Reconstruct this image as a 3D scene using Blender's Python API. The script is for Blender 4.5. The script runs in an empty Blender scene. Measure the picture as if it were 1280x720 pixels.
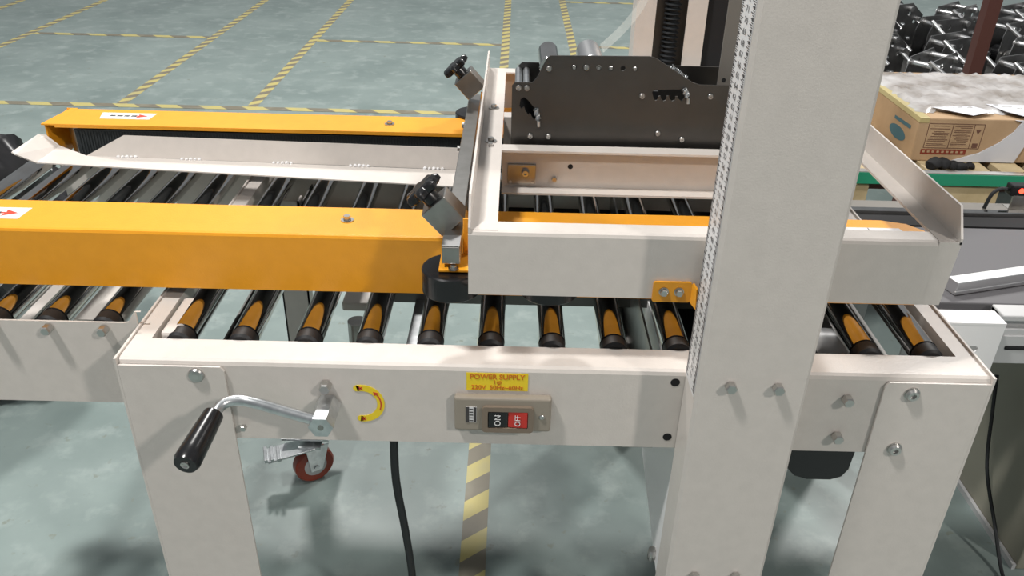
import bpy, bmesh, math, random
from mathutils import Vector, Matrix
from mathutils.geometry import tessellate_polygon
R=math.radians; PI=math.pi
C=bpy.context.scene.collection
random.seed(7)
# ---------------------------------------------------------------- camera
TH,RO,PS=R(29.5),R(1.46),R(0.25)
f=Vector((math.sin(PS)*math.cos(TH),math.cos(PS)*math.cos(TH),-math.sin(TH)))
r0=Vector((math.cos(PS),-math.sin(PS),0)); u0=r0.cross(f)
Rt=math.cos(RO)*r0+math.sin(RO)*u0; Up=-math.sin(RO)*r0+math.cos(RO)*u0
cam=bpy.data.cameras.new('camera'); co=bpy.data.objects.new('camera',cam); C.objects.link(co)
m=Matrix((Rt,Up,-f)).transposed().to_4x4(); m.translation=(0,0,1.2); co.matrix_world=m
cam.sensor_width=36; cam.lens=1040/1280*36; cam.clip_start=.02; cam.clip_end=100
bpy.context.scene.camera=co
# ---------------------------------------------------------------- world, lamps, exposure
w=bpy.data.worlds.new('hall'); bpy.context.scene.world=w; w.use_nodes=True
w.node_tree.nodes['Background'].inputs[0].default_value=(.93,.97,1,1)
w.node_tree.nodes['Background'].inputs[1].default_value=.27
vs=bpy.context.scene.view_settings; vs.view_transform='Standard'; vs.look='None'; vs.gamma=1; vs.use_curve_mapping=False
vs.exposure=-0.05
def lamp(name,loc,target,sx,sy,power,col=(1,.97,.92)):
    l=bpy.data.lights.new(name,'AREA'); l.shape='RECTANGLE'; l.size=sx; l.size_y=sy; l.energy=power; l.color=col
    o=bpy.data.objects.new(name,l); C.objects.link(o); o.location=loc
    o.rotation_euler=(Vector(target)-Vector(loc)).to_track_quat('-Z','Y').to_euler(); return o
lamp('hall_lamp',(4.2,-3.2,4.7),(.1,1,.5),.35,.35,165,(1,.94,.88))
lamp('hall_lamp',(-1.7,-.1,5.0),(0,1.1,.5),.3,.5,205,(1,.98,.95))
lamp('hall_lamp',(-1.2,4.6,5.2),(-.2,1.6,0),.5,.5,200,(1,.98,.95))
lamp('hall_lamp',(3.4,5.2,5.2),(1.4,2.6,0),.5,.5,200,(1,.98,.95))
# ---------------------------------------------------------------- materials
def mat(name,col,rough=.5,metal=0,noise=None,nscale=40,bump=0,bscale=600,coat=0,emis=None,alpha=None,trans=0):
    M=bpy.data.materials.new(name); M.use_nodes=True; nt=M.node_tree; b=nt.nodes['Principled BSDF']
    b.inputs['Base Color'].default_value=(*col,1); b.inputs['Roughness'].default_value=rough; b.inputs['Metallic'].default_value=metal
    b.inputs['Coat Weight'].default_value=coat
    if trans: b.inputs['Transmission Weight'].default_value=trans
    if alpha is not None: b.inputs['Alpha'].default_value=alpha
    if emis: b.inputs['Emission Color'].default_value=(*emis[0],1); b.inputs['Emission Strength'].default_value=emis[1]
    tc=nt.nodes.new('ShaderNodeTexCoord')
    if noise:
        n=nt.nodes.new('ShaderNodeTexNoise'); n.inputs['Scale'].default_value=nscale; n.inputs['Detail'].default_value=5
        mx=nt.nodes.new('ShaderNodeMix'); mx.data_type='RGBA'; mx.inputs['A'].default_value=(*col,1); mx.inputs['B'].default_value=(*noise,1)
        mr=nt.nodes.new('ShaderNodeMapRange'); mr.inputs[1].default_value=.35; mr.inputs[2].default_value=.68
        nt.links.new(tc.outputs['Object'],n.inputs['Vector']); nt.links.new(n.outputs['Fac'],mr.inputs[0])
        nt.links.new(mr.outputs[0],mx.inputs['Factor']); nt.links.new(mx.outputs['Result'],b.inputs['Base Color'])
    if bump:
        n2=nt.nodes.new('ShaderNodeTexNoise'); n2.inputs['Scale'].default_value=bscale; n2.inputs['Detail'].default_value=2
        bp=nt.nodes.new('ShaderNodeBump'); bp.inputs['Strength'].default_value=bump; bp.inputs['Distance'].default_value=.0006
        nt.links.new(tc.outputs['Object'],n2.inputs['Vector']); nt.links.new(n2.outputs['Fac'],bp.inputs['Height']); nt.links.new(bp.outputs[0],b.inputs['Normal'])
    return M
M_white=mat('white_powder_coat',(.645,.595,.55),.36,noise=(.615,.568,.525),nscale=60,bump=.25,bscale=500)
M_yellow=mat('yellow_powder_coat',(.86,.365,.02),.36,noise=(.82,.345,.018),nscale=50,bump=.35,bscale=450)
M_chrome=mat('chrome_roller_steel',(.62,.61,.6),.09,1,noise=(.52,.5,.48),nscale=25)
M_zinc=mat('zinc_steel',(.72,.74,.75),.3,1,noise=(.55,.57,.58),nscale=90)
M_bolt=mat('bolt_steel',(.55,.54,.52),.28,1)
M_brush=mat('brushed_steel',(.42,.41,.39),.32,1,noise=(.36,.35,.33),nscale=60)
M_plate=mat('dark_steel_plate',(.13,.126,.12),.4,1,noise=(.11,.106,.10),nscale=12)
M_inner=mat('grey_steel',(.35,.34,.32),.3,1)  # one even grey metal, used on the hub screw
M_black=mat('black_plastic',(.008,.008,.009),.25)
M_rubber=mat('black_rubber',(.014,.016,.018),.5)
M_belt=mat('dark_belt',(.02,.025,.027),.7)
M_cap=mat('black_end_cap',(.008,.008,.009),.55)
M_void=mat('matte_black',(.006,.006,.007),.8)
M_beige=mat('beige_plastic',(.30,.26,.21),.4)
M_beige2=mat('beige_plastic_rim',(.2,.155,.115),.4)
M_red=mat('red_plastic',(.55,.03,.02),.3)
M_lab=mat('yellow_sticker',(.85,.63,.02),.45)
M_labtx=mat('orange_print',(.62,.16,.01),.5)
M_paper=mat('white_sticker',(.75,.74,.74),.4)
M_ink=mat('dark_print',(.05,.045,.045),.5)
M_redink=mat('red_print',(.6,.05,.02),.5)
M_wheel=mat('red_brown_polyurethane',(.27,.035,.012),.3)
M_card=mat('cardboard',(.46,.31,.18),.8,noise=(.38,.25,.14),nscale=14)
M_cardd=mat('cardboard_print',(.13,.06,.04),.8)
M_cardr=mat('cardboard_red_print',(.22,.035,.015),.8)
M_blue=mat('blue_print',(.05,.14,.18),.7)
M_foam=mat('white_foam_sheet',(.62,.62,.65),.6,noise=(.55,.56,.6),nscale=9)
M_wrap=mat('plastic_wrap',(.72,.72,.73),.18,noise=(.30,.28,.26),nscale=11,bump=1,bscale=18,alpha=.72)
M_green=mat('green_strip',(.02,.29,.16),.5)
M_wood=mat('pale_wood',(.62,.5,.3),.65,noise=(.5,.39,.22),nscale=20)
M_grey=mat('grey_belt',(.105,.102,.108),.6)
M_alum=mat('aluminium',(.8,.8,.8),.28,1)
M_lgrey=mat('light_grey_paint',(.5,.5,.5),.35)
M_bwhite=mat('white_gloss_paint',(.85,.84,.84),.3)
M_olive=mat('olive_grey_paint',(.30,.285,.225),.5)
M_maroon=mat('maroon_paint',(.075,.022,.016),.5)
M_film=mat('clear_tape',(.75,.75,.68),.15,alpha=.28)
M_led=mat('red_led',(1,.05,.02),.3,emis=((1,.04,.02),6))
M_bag=mat('black_bag',(.008,.008,.009),.3,noise=(.02,.02,.022),nscale=15)
M_spare=mat('spare_steel_plate',(.42,.42,.42),.35,1,noise=(.22,.22,.22),nscale=9)
M_grey_pl=mat('grey_painted_steel',(.2,.185,.165),.42,.3)
def floor_mat():
    M=bpy.data.materials.new('green_epoxy_floor'); M.use_nodes=True; nt=M.node_tree; b=nt.nodes['Principled BSDF']; L=nt.links.new
    tc=nt.nodes.new('ShaderNodeTexCoord')
    def noise(s,d,a,c):
        n=nt.nodes.new('ShaderNodeTexNoise'); n.inputs['Scale'].default_value=s; n.inputs['Detail'].default_value=d; n.inputs['Roughness'].default_value=.6
        r=nt.nodes.new('ShaderNodeMapRange'); r.inputs[1].default_value=a; r.inputs[2].default_value=c
        L(tc.outputs['Object'],n.inputs['Vector']); L(n.outputs['Fac'],r.inputs[0]); return r.outputs[0]
    def mix(f,a,bb):
        x=nt.nodes.new('ShaderNodeMix'); x.data_type='RGBA'; L(f,x.inputs['Factor'])
        for k,v in (('A',a),('B',bb)):
            if isinstance(v,tuple): x.inputs[k].default_value=(*v,1)
            else: L(v,x.inputs[k])
        return x.outputs['Result']
    c=mix(noise(2.2,6,.35,.65),(.255,.312,.298),(.185,.236,.226))
    c=mix(noise(11,5,.52,.75),c,(.32,.375,.36))
    c=mix(noise(28,3,.64,.72),c,(.2,.23,.2))
    L(c,b.inputs['Base Color'])
    r=noise(3,4,.3,.7); mr=nt.nodes.new('ShaderNodeMapRange'); mr.inputs[3].default_value=.3; mr.inputs[4].default_value=.48
    L(r,mr.inputs[0]); L(mr.outputs[0],b.inputs['Roughness']); return M
M_floor=floor_mat()
def tape_mat(horizontal):
    M=bpy.data.materials.new('striped_tape'); M.use_nodes=True; nt=M.node_tree; b=nt.nodes['Principled BSDF']; L=nt.links.new
    tc=nt.nodes.new('ShaderNodeTexCoord'); s=nt.nodes.new('ShaderNodeSeparateXYZ'); L(tc.outputs['Object'],s.inputs[0])
    def mth(op,a,bv):
        n=nt.nodes.new('ShaderNodeMath'); n.operation=op
        for i,v in enumerate((a,bv)):
            if isinstance(v,(int,float)): n.inputs[i].default_value=v
            else: L(v,n.inputs[i])
        return n.outputs[0]
    a=mth('MULTIPLY',s.outputs['X'],-.8); t=mth('ADD',a,s.outputs['Y']) if not horizontal else mth('ADD',s.outputs['X'],mth('MULTIPLY',s.outputs['Y'],1.0))
    fr=mth('FRACT',mth('DIVIDE',t,.105 if not horizontal else .2),0); g=mth('GREATER_THAN',fr,.5)
    n=nt.nodes.new('ShaderNodeTexNoise'); n.inputs['Scale'].default_value=14; L(tc.outputs['Object'],n.inputs['Vector'])
    x=nt.nodes.new('ShaderNodeMix'); x.data_type='RGBA'; L(g,x.inputs['Factor']); x.inputs['A'].default_value=(.52,.45,.17,1); x.inputs['B'].default_value=(.2,.18,.135,1)
    y=nt.nodes.new('ShaderNodeMix'); y.data_type='RGBA'; mr=nt.nodes.new('ShaderNodeMapRange'); mr.inputs[1].default_value=.5; mr.inputs[2].default_value=.8; mr.inputs[4].default_value=.5
    L(n.outputs['Fac'],mr.inputs[0]); L(mr.outputs[0],y.inputs['Factor']); L(x.outputs['Result'],y.inputs['A']); y.inputs['B'].default_value=(.35,.34,.27,1)
    L(y.outputs['Result'],b.inputs['Base Color']); b.inputs['Roughness'].default_value=.5; return M
M_tv,M_th=tape_mat(False),tape_mat(True)
# ---------------------------------------------------------------- mesh helpers (all coordinates are world coordinates)
WL={}
def bm_(): return bmesh.new()
def box(bm,x0,x1,y0,y1,z0,z1,bev=0,rot=None,seg=2):
    r=bmesh.ops.create_cube(bm,size=1); vs_=r['verts']
    c=Vector(((x0+x1)/2,(y0+y1)/2,(z0+z1)/2)); d=Vector((x1-x0,y1-y0,z1-z0))
    for v in vs_: v.co=Vector((v.co.x*d.x,v.co.y*d.y,v.co.z*d.z))
    if bev:
        es={e for v in vs_ for e in v.link_edges}
        r2=bmesh.ops.bevel(bm,geom=list(es),offset=bev,segments=seg,affect='EDGES',profile=.5)
        vs_=list({v for v in r2['verts']}|{v for v in vs_ if v.is_valid})
    for v in vs_: v.co=(rot@v.co if rot else v.co)+c
    return bm
def cyl(bm,a,b,r,n=20,r2=None,bev=0):
    a,b=Vector(a),Vector(b); d=b-a; L=d.length; q=d.to_track_quat('Z','Y').to_matrix()
    prof=[(r,0)] if not bev else [(r-bev,0),(r,bev)]
    rr=r if r2 is None else r2
    prof+= [(rr,L)] if not bev else [(rr,L-bev),(rr-bev,L)]
    return lathe(bm,a,q,prof,n)
def lathe(bm,a,q,prof,n=20,cap=True):
    rings=[]
    for (r,z) in prof:
        rings.append([bm.verts.new(a+q@Vector((r*math.cos(2*PI*k/n),r*math.sin(2*PI*k/n),z))) for k in range(n)])
    for i in range(len(rings)-1):
        for k in range(n):
            fc=bm.faces.new((rings[i][k],rings[i][(k+1)%n],rings[i+1][(k+1)%n],rings[i+1][k])); fc.smooth=n>8
    if cap:
        bm.faces.new(rings[0][::-1]); bm.faces.new(rings[-1])
    return bm
def tube(bm,pts,r,n=10):
    pts=[Vector(p) for p in pts]; prev=None; rings=[]; up=None
    for i,p in enumerate(pts):
        d=(pts[min(i+1,len(pts)-1)]-pts[max(i-1,0)]).normalized()
        if up is None: up=Vector((0,0,1)) if abs(d.z)<.9 else Vector((1,0,0))
        s=d.cross(up).normalized(); up=s.cross(d).normalized()
        rr=r[i] if isinstance(r,(list,tuple)) else r
        rings.append([bm.verts.new(p+rr*(math.cos(2*PI*k/n)*s+math.sin(2*PI*k/n)*up)) for k in range(n)])
    for i in range(len(rings)-1):
        for k in range(n):
            fc=bm.faces.new((rings[i][k],rings[i][(k+1)%n],rings[i+1][(k+1)%n],rings[i+1][k])); fc.smooth=True
    bm.faces.new(rings[0][::-1]); bm.faces.new(rings[-1]); return bm
def smooth_path(pts,n=8):
    P=[Vector(p) for p in pts]; out=[]
    for i in range(len(P)-1):
        p0,p1,p2,p3=P[max(i-1,0)],P[i],P[i+1],P[min(i+2,len(P)-1)]
        for k in range(n):
            t=k/n; out.append(.5*((2*p1)+(p2-p0)*t+(2*p0-5*p1+4*p2-p3)*t*t+(3*p1-p0-3*p2+p3)*t**3))
    return out+[P[-1]]
def plate(bm,outline,holes,axis,a0,a1):
    """flat plate with real holes; 2D points; axis = thickness axis ('x','y','z')"""
    def P(p,a):
        return Vector((a,p[0],p[1])) if axis=='x' else Vector((p[0],a,p[1])) if axis=='y' else Vector((p[0],p[1],a))
    loops=[outline]+holes; flat=[p for l in loops for p in l]
    tris=tessellate_polygon([[Vector((p[0],p[1],0)) for p in l] for l in loops])
    A=[bm.verts.new(P(p,a0)) for p in flat]; B=[bm.verts.new(P(p,a1)) for p in flat]
    for t in tris:
        try: bm.faces.new([A[i] for i in t]); bm.faces.new([B[i] for i in t][::-1])
        except ValueError: pass
    s=0
    for l in loops:
        n=len(l)
        for i in range(n):
            j=(i+1)%n; bm.faces.new((A[s+i],A[s+j],B[s+j],B[s+i]))
        s+=n
    bmesh.ops.recalc_face_normals(bm,faces=bm.faces); return bm
def circ(cx,cz,r,n=12): return [(cx+r*math.cos(2*PI*k/n),cz+r*math.sin(2*PI*k/n)) for k in range(n)]
def rrect(x0,x1,z0,z1,r,n=5):
    out=[]
    for cx,cz,a in ((x1-r,z1-r,0),(x0+r,z1-r,90),(x0+r,z0+r,180),(x1-r,z0+r,270)):
        for k in range(n+1): t=R(a+90*k/n); out.append((cx+r*math.cos(t),cz+r*math.sin(t)))
    return out
def prop(o,label=None,cat=None,group=None,kind=None):
    for k,v in (('label',label),('category',cat),('group',group),('kind',kind)):
        if v: o[k]=v
    return o
def obj(name,bm,material,parent=None,label=None,cat=None,group=None,kind=None,org=None,fix=True):
    if fix: bmesh.ops.recalc_face_normals(bm,faces=bm.faces)
    for e in bm.edges:
        if len(e.link_faces)==2 and e.calc_face_angle(0)>.6: e.smooth=False
    me=bpy.data.meshes.new(name)
    if org is None:
        xs=[v.co for v in bm.verts]
        lo=Vector((min(v.x for v in xs),min(v.y for v in xs),min(v.z for v in xs))); hi=Vector((max(v.x for v in xs),max(v.y for v in xs),max(v.z for v in xs)))
        org=(lo+hi)/2; 
        if cat: org.z=lo.z
    org=Vector(org); bmesh.ops.translate(bm,verts=bm.verts,vec=-org); bm.to_mesh(me); bm.free(); me.materials.append(material)
    o=bpy.data.objects.new(name,me); C.objects.link(o); WL[o]=org
    if parent: o.parent=parent; o.location=org-WL[parent]
    else: o.location=org
    return prop(o,label,cat,group,kind)
def thing(name,label,cat,loc,group=None):
    o=bpy.data.objects.new(name,None); C.objects.link(o); o.location=loc; o.empty_display_size=.05; WL[o]=Vector(loc)
    return prop(o,label,cat,group)
def copyp(o,loc,parent=None):       # copy one part (and its children) to a world location
    parent=parent or o.parent; c=o.copy(); C.objects.link(c); c.parent=parent; WL[c]=Vector(loc); c.location=WL[c]-WL[parent]
    for k in o.children: d=k.copy(); C.objects.link(d); d.parent=c
    return c
def text(body,size,material,parent,loc,rot,name='lettering',sx=1,label=None,depth=.0002,align='CENTER',bold=0):
    cu=bpy.data.curves.new('t','FONT'); cu.body=body; cu.size=size; cu.align_x=align; cu.align_y='CENTER'; cu.extrude=depth; cu.offset=bold
    t=bpy.data.objects.new('t',cu); C.objects.link(t); bpy.context.view_layer.update()
    me=bpy.data.meshes.new_from_object(t.evaluated_get(bpy.context.evaluated_depsgraph_get())); me.name=name
    bpy.data.objects.remove(t); bpy.data.curves.remove(cu)
    me.transform(Matrix.Diagonal((sx,1,1,1))); me.transform(rot.to_matrix().to_4x4() if hasattr(rot,'to_matrix') else rot)
    me.materials.clear(); me.materials.append(material)
    o=bpy.data.objects.new(name,me); C.objects.link(o); WL[o]=Vector(loc); o.parent=parent; o.location=WL[o]-WL[parent]
    if label: o['label']=label
    return o
from mathutils import Euler
FR=Matrix.Rotation(R(90),4,'X')                       # text facing -Y
FRup=Matrix.Rotation(R(-90),4,'Y')@FR                 # reading upwards on a -Y face
def hexbolt(parent,x,y,z,r=.0062,h=.006,name='bolt',washer=0,m_=None,socket=False,dome=False):
    b=bm_()
    if washer: cyl(b,(x,y,z),(x,y-.0015,z),washer,20)
    if dome: lathe(b,Vector((x,y,z)),Vector((0,-1,0)).to_track_quat('Z','Y').to_matrix(),[(r,0),(r,h*.4),(r*.85,h*.8),(r*.4,h)],20)
    elif socket: lathe(b,Vector((x,y,z)),Vector((0,-1,0)).to_track_quat('Z','Y').to_matrix(),[(r,0),(r,h*.6),(r*.75,h),(r*.4,h),(r*.4,h*.5)],16)
    else: lathe(b,Vector((x,y-.001,z)),Vector((0,-1,0)).to_track_quat('Z','Y').to_matrix(),[(r,0),(r,h*.8),(r*.85,h)],6)
    return obj(name,b,m_ or M_bolt,parent)
def topbolt(parent,x,y,z,r=.005,h=.005,name='bolt',w=.009):
    b=bm_(); cyl(b,(x,y,z),(x,y,z+.0015),w,18); cyl(b,(x,y,z+.001),(x,y,z+h),r,6); return obj(name,b,M_bolt,parent)
# ---------------------------------------------------------------- floor
b=bm_(); box(b,-14,14,-6,22,-.1,0); obj('floor',b,M_floor,kind='structure',org=(0,0,0))
TV=[(-.055,.7,7.6,'striped yellow and grey floor tape running away below the power switch'),
    (-1.215,3.75,8.5,'striped floor tape running away, second long line left of the far knob'),
    (-1.822,3.75,8.5,'striped floor tape running away, third long line from the left edge of the photo'),
    (.352,3.2,8.5,'striped floor tape running away behind the dark steel tape head'),
    (-2.93,4.75,8.5,'striped floor tape running away in the far top left corner area'),
    (-3.48,5.0,8.5,'short visible stretch of striped floor tape at the extreme top left corner')]
for x,y0,y1,l in TV:
    b=bm_(); box(b,x-.024,x+.024,y0,y1,0,.0006); obj('floor_tape',b,M_tv,cat='floor marking',label=l,group='striped floor tapes')
TH_=[(3.75,-6,-.08,'striped floor tape running left to right just behind the far yellow belt cover'),
     (5.11,-2.9,-1.85,'striped floor tape crossing left to right between the two leftmost long tapes'),
     (5.10,-1.19,-.08,'striped floor tape crossing left to right in the back, above the far black knob'),
     (5.10,.38,1.2,'short striped floor tape crossing beside the white rear column'),
     (6.5,.38,1.6,'farthest striped floor tape at the top edge beside the rear column'),
     (1.56,-2.2,-1.17,'striped floor tape end just showing at the left edge under the roller table side')]
for y,x0,x1,l in TH_:
    b=bm_(); box(b,x0,x1,y-.024,y+.024,.0007,.0013); obj('floor_tape',b,M_th,cat='floor marking',label=l,group='striped floor tapes')
# ================================================================ carton sealer
S=thing('carton_sealer','white powder-coated carton sealing machine with chrome rollers, crank handle, power switch and two columns','machine',(.055,1.145,0))
X0,X1,Y0,Y1,ZT=-.4545,.568,.80,1.49,.640
# frame ring : front rail (channel), rear rail, end members
def rail(y0,yin,x0,x1,zb,holes=[]):
    b=bm_(); s=1 if yin>y0 else -1; t=.003
    prof=[(y0,zb),(y0,ZT-.006),(y0+s*.0018,ZT-.0018),(y0+s*.006,ZT),(yin,ZT),(yin,ZT-t),(y0+s*.007,ZT-t),(y0+s*t,ZT-.007),(y0+s*t,zb+t),(yin,zb+t),(yin,zb)]
    plate(b,prof,[],'x',x0,x1)
    for fc in b.faces: fc.smooth=False
    return b
fr=obj('front_rail',rail(Y0,.8455,X0,X1,.526),M_white,S)
obj('rear_rail',rail(Y1,Y1-.0455,X0,X1,.526),M_white,S)
for xa,xb in ((X0,X0+.0225),(X1,X1-.0215)):
    b=bm_(); s=1 if xb>xa else -1; t=.003
    prof=[(xa,.56),(xa,ZT),(xb,ZT),(xb,.585),(xb-s*t,.585),(xb-s*t,ZT-t),(xa+s*t,ZT-t),(xa+s*t,.56)]
    plate(b,prof,[],'y',.8455,Y1-.0455); obj('end_member',b,M_white,S)
# legs: front plate + side plate whose top edge shows as a raised lip
for xa,xb,side in ((X0,-.331,-1),(X1,.4445,1)):
    b=bm_(); lo,hi=min(xa,xb),max(xa,xb)
    out=[(lo,.05),(hi,.05),(hi,.628),(hi-.004,.634),(lo,.634)] if side<0 else [(lo,.05),(hi,.05),(hi,.634),(lo+.004,.634),(lo,.628)]
    plate(b,out,[],'y',Y0-.004,Y0-.0008)
    xs=xa+side*.003
    plate(b,[(Y0-.004,.05),(Y0+.07,.05),(Y0+.07,.55),(Y1,.55),(Y1,.643),(Y0-.004,.643)],[],'x',xs,xs-side*.0028)
    lg=obj('front_leg',b,M_white,S)
    b=bm_(); box(b,lo+.01,hi-.01,Y0-.002,Y0+.065,.044,.052); obj('foot_plate',b,M_zinc,lg)
    cyl_=bm_(); lathe(cyl_,Vector(((lo+hi)/2-.012,Y0+.035,.025+.0)),Matrix.Rotation(R(90),3,'Y'),[(.012,0),(.025,.002),(.025,.022),(.012,.024)],24)
    obj('caster_wheel',cyl_,M_wheel,lg)
# back legs
for xa in (-.4255,):
    b=bm_(); box(b,xa,xa+.05,1.352,1.355,.105,.60); box(b,xa,xa+.003,1.352,1.44,.105,.60); box(b,xa+.047,xa+.05,1.352,1.38,.105,.6)
    bl=obj('rear_leg',b,M_white,S)
b=bm_(); box(b,.515,.565,1.43,1.433,.105,.60); box(b,.562,.565,1.433,1.487,.105,.60); obj('rear_leg',b,M_white,S)
# rear caster with brake
cx,cy=-.392,1.305
ax=Vector((.55,-.83,0)).normalized()
tang=Vector((-ax.y,ax.x,0))
b=bm_(); box(b,-.45,-.355,1.30,1.39,.100,.104); cyl(b,(cx,1.335,.101),(cx,1.335,.088),.022,20)
cas=obj('caster_mount',b,M_zinc,S)
b=bm_()
q=ax.to_track_quat('Z','Y').to_matrix()
prof=[(.019,0),(.0375,.001),(.041,.005),(.041,.021),(.0375,.025),(.019,.026)]
lathe(b,Vector((cx,cy,.041))-ax*.013,q,prof,32)
obj('caster_wheel',b,M_wheel,cas,label='red-brown caster tyre')
b=bm_(); lathe(b,Vector((cx,cy,.041))-ax*.0145,q,[(.006,0),(.021,.0005),(.026,.003),(.026,.026),(.021,.0285),(.006,.029)],28); obj('wheel_hub',b,M_lgrey,cas)
b=bm_()
for s in (-1,1):
    o_=Vector((cx,cy,.041))+ax*s*.018
    n=[]
    for (t_,z_) in ((-.012,-.008),(.012,-.008),(.030,.050),(-.018,.050)):
        n.append([o_+tang*t_+Vector((0,0,z_))-ax*.001,o_+tang*t_+Vector((0,0,z_))+ax*.001])
    vv=[[b.verts.new(p) for p in pr] for pr in n]
    b.faces.new([v[0] for v in vv]); b.faces.new([v[1] for v in vv][::-1])
    for i in range(4): b.faces.new((vv[i][0],vv[(i+1)%4][0],vv[(i+1)%4][1],vv[i][1]))
box(b,cx-.022,cx+.022,cy-.016,cy+.036,.088,.092)
cyl(b,Vector((cx,cy,.041))-ax*.022,Vector((cx,cy,.041))+ax*.022,.0055,6)
obj('caster_fork',b,M_zinc,cas)
b=bm_(); rt=Matrix.Rotation(R(18),3,'Z')@Matrix.Rotation(R(-8),3,'Y')
box(b,cx-.085,cx+.01,cy-.035,cy+.01,.082,.086,.001,rot=rt)
for k in range(3): box(b,cx-.088+k*.013,cx-.081+k*.013,cy-.052,cy-.008,.080+k*.002,.088+k*.002,.001,rot=rt)
obj('brake_pedal',b,M_zinc,cas)
# rollers
ROLL=[x*1.022 for x in (-.3934,-.3185,-.2405,-.1672,-.0935,-.0200,.0540,.1284,.2045,.2810,.3570,.4335,.5072)]
def roller(parent,x,ya,yb,z=.6310):
    b=bm_(); cyl(b,(x,ya+.021,z),(x,yb-.021,z),.0168,32); r=obj('roller',b,M_chrome,parent)
    for s,(p,q_) in enumerate((((x,ya,z),(x,ya+.0215,z)),((x,yb-.0215,z),(x,yb,z)))):
        b=bm_(); cyl(b,p,q_,.0162,28,bev=.003); obj('end_cap',b,M_cap,r)
    for ya_,yb_ in ((ya-.006,ya),(yb,yb+.006)):
        b=bm_(); cyl(b,(x,ya_,z),(x,yb_,z),.005,10); obj('axle',b,M_bolt,r)
    return r
r=roller(S,ROLL[0],.8465,1.438)
for x in ROLL[1:]: copyp(r,(x,WL[r].y,WL[r].z))
# bits on the front rail
for x,z in ((-.3638,.6228),): hexbolt(fr,x,Y0-.004,z,.0095,.005,'round_bolt',dome=True)
for x,z in ((.4778,.6187),(.4775,.5358)): hexbolt(fr,x,Y0-.004,z,.0085,.006,'bolt',washer=.0095,socket=True)
for x,z in ((.4045,.6072),(.4041,.5513)): hexbolt(fr,x,Y0,z,.0068,.010)
hexbolt(fr,-.2134,Y0,.611,.0072,.012)
hexbolt(fr,-.318,Y0-.004,.548,.004,.006)
for x,z in ((.1986,.6248),(.1985,.5428)):
    b=bm_(); cyl(b,(x,Y0-.0004,z),(x,Y0+.001,z),.0055,20); h=obj('bolt_hole',b,M_void,fr)
# power switch
b=bm_(); box(b,-.0615,.0540,.7885,.7995,.5545,.6040,.0032,seg=3); sw=obj('switch_plate',b,M_beige,S)
b=bm_(); plate(b,rrect(-.0285,.0330,.5560,.5935,.005),[rrect(-.0215,.0265,.5625,.5870,.0015)],'y',.7845,.7886); obj('switch_rim',b,M_beige2,sw)
b=bm_(); box(b,-.0210,.0022,.7850,.789,.5630,.5865,.0012,rot=Matrix.Rotation(R(4),3,'Z')); bt=obj('on_button',b,M_black,sw)
text('ON',.0105,M_paper,sw,(-.0094,.7838,.5748),FRup,'on_lettering',label='white word ON')
b=bm_(); box(b,.0028,.0260,.7850,.789,.5630,.5865,.0012,rot=Matrix.Rotation(R(-4),3,'Z')); obj('off_button',b,M_red,sw)
text('OFF',.0095,M_paper,sw,(.0144,.7838,.5748),FRup,'off_lettering',label='white word OFF')
hexbolt(sw,.0428,.7885,.578,.0034,.002,'screw',socket=True)
b=bm_(); box(b,-.0478,-.0348,.7880,.7884,.568,.591); ns=obj('rating_sticker',b,M_paper,sw)
b=bm_(); box(b,-.0478,-.0438,.7877,.7880,.568,.591); box(b,-.0384,-.0352,.7877,.7880,.5687,.591); obj('printed_block',b,M_ink,sw)
b=bm_()
for k in range(5): box(b,-.0434,-.0390,.7877,.7880,.5700+k*.0042,.5715+k*.0042)
obj('printed_lines',b,M_ink,sw)
b=bm_(); box(b,-.0474,.0253,.7992,.7997,.6075,.6325); ls=obj('voltage_sticker',b,M_lab,S,label='yellow sticker reading POWER SUPPLY')
text('POWER SUPPLY',.0098,M_labtx,ls,(-.0110,.7989,.6270),FR,'sticker_lettering',sx=.94,label='printed words POWER SUPPLY',bold=.00012)
text('1\u03c6',.0088,M_labtx,ls,(-.0110,.7989,.6195),FR,'sticker_lettering')
text('220V  50Hz~60Hz',.0086,M_labtx,ls,(-.0110,.7989,.6118),FR,'sticker_lettering',sx=.95,bold=.00008)
# crescent sticker
b=bm_(); cxx,czz,ro,ri=-.1725,.5838,.0268,.0180; out=[]
for k in range(17): t=R(104-202*k/16); out.append((cxx+ro*math.cos(t),czz+ro*math.sin(t)*1.02))
for k in range(17): t=R(-98+202*k/16); out.append((cxx+ri*math.cos(t),czz+ri*math.sin(t)*1.02))
plate(b,out,[],'y',.7992,.7998)
for a in (104,-98):
    t=R(a); cyl(b,(cxx+.0223*math.cos(t),.7992,czz+.0228*math.sin(t)),(cxx+.0223*math.cos(t),.7998,czz+.0228*math.sin(t)),.0043,14)
cs=obj('crescent_sticker',b,M_lab,S)
b=bm_(); out=[(cxx+.0232*math.cos(R(38-60*k/8)),czz+.0236*math.sin(R(38-60*k/8))) for k in range(9)]+[(cxx+.0218*math.cos(R(-22+60*k/8)),czz+.0222*math.sin(R(-22+60*k/8))) for k in range(9)]
plate(b,out,[],'y',.7987,.7992); t=R(38); plate(b,[(cxx+.0195*math.cos(t),czz+.0195*math.sin(t)),(cxx+.0255*math.cos(t),czz+.0255*math.sin(t)),(cxx+.0225*math.cos(R(52)),czz+.0225*math.sin(R(52)))],[],'y',.7987,.7992)
for a in (92,-88):
    t=R(a); ux,uz=cxx+.0222*math.cos(t),czz+.0226*math.sin(t)
    for d in (45,-45): box(b,ux-.0028,ux+.0028,.7987,.7991,uz-.0006,uz+.0006,rot=Matrix.Rotation(R(d),3,'Y'))
obj('printed_arrow',b,M_redink,cs)
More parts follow.
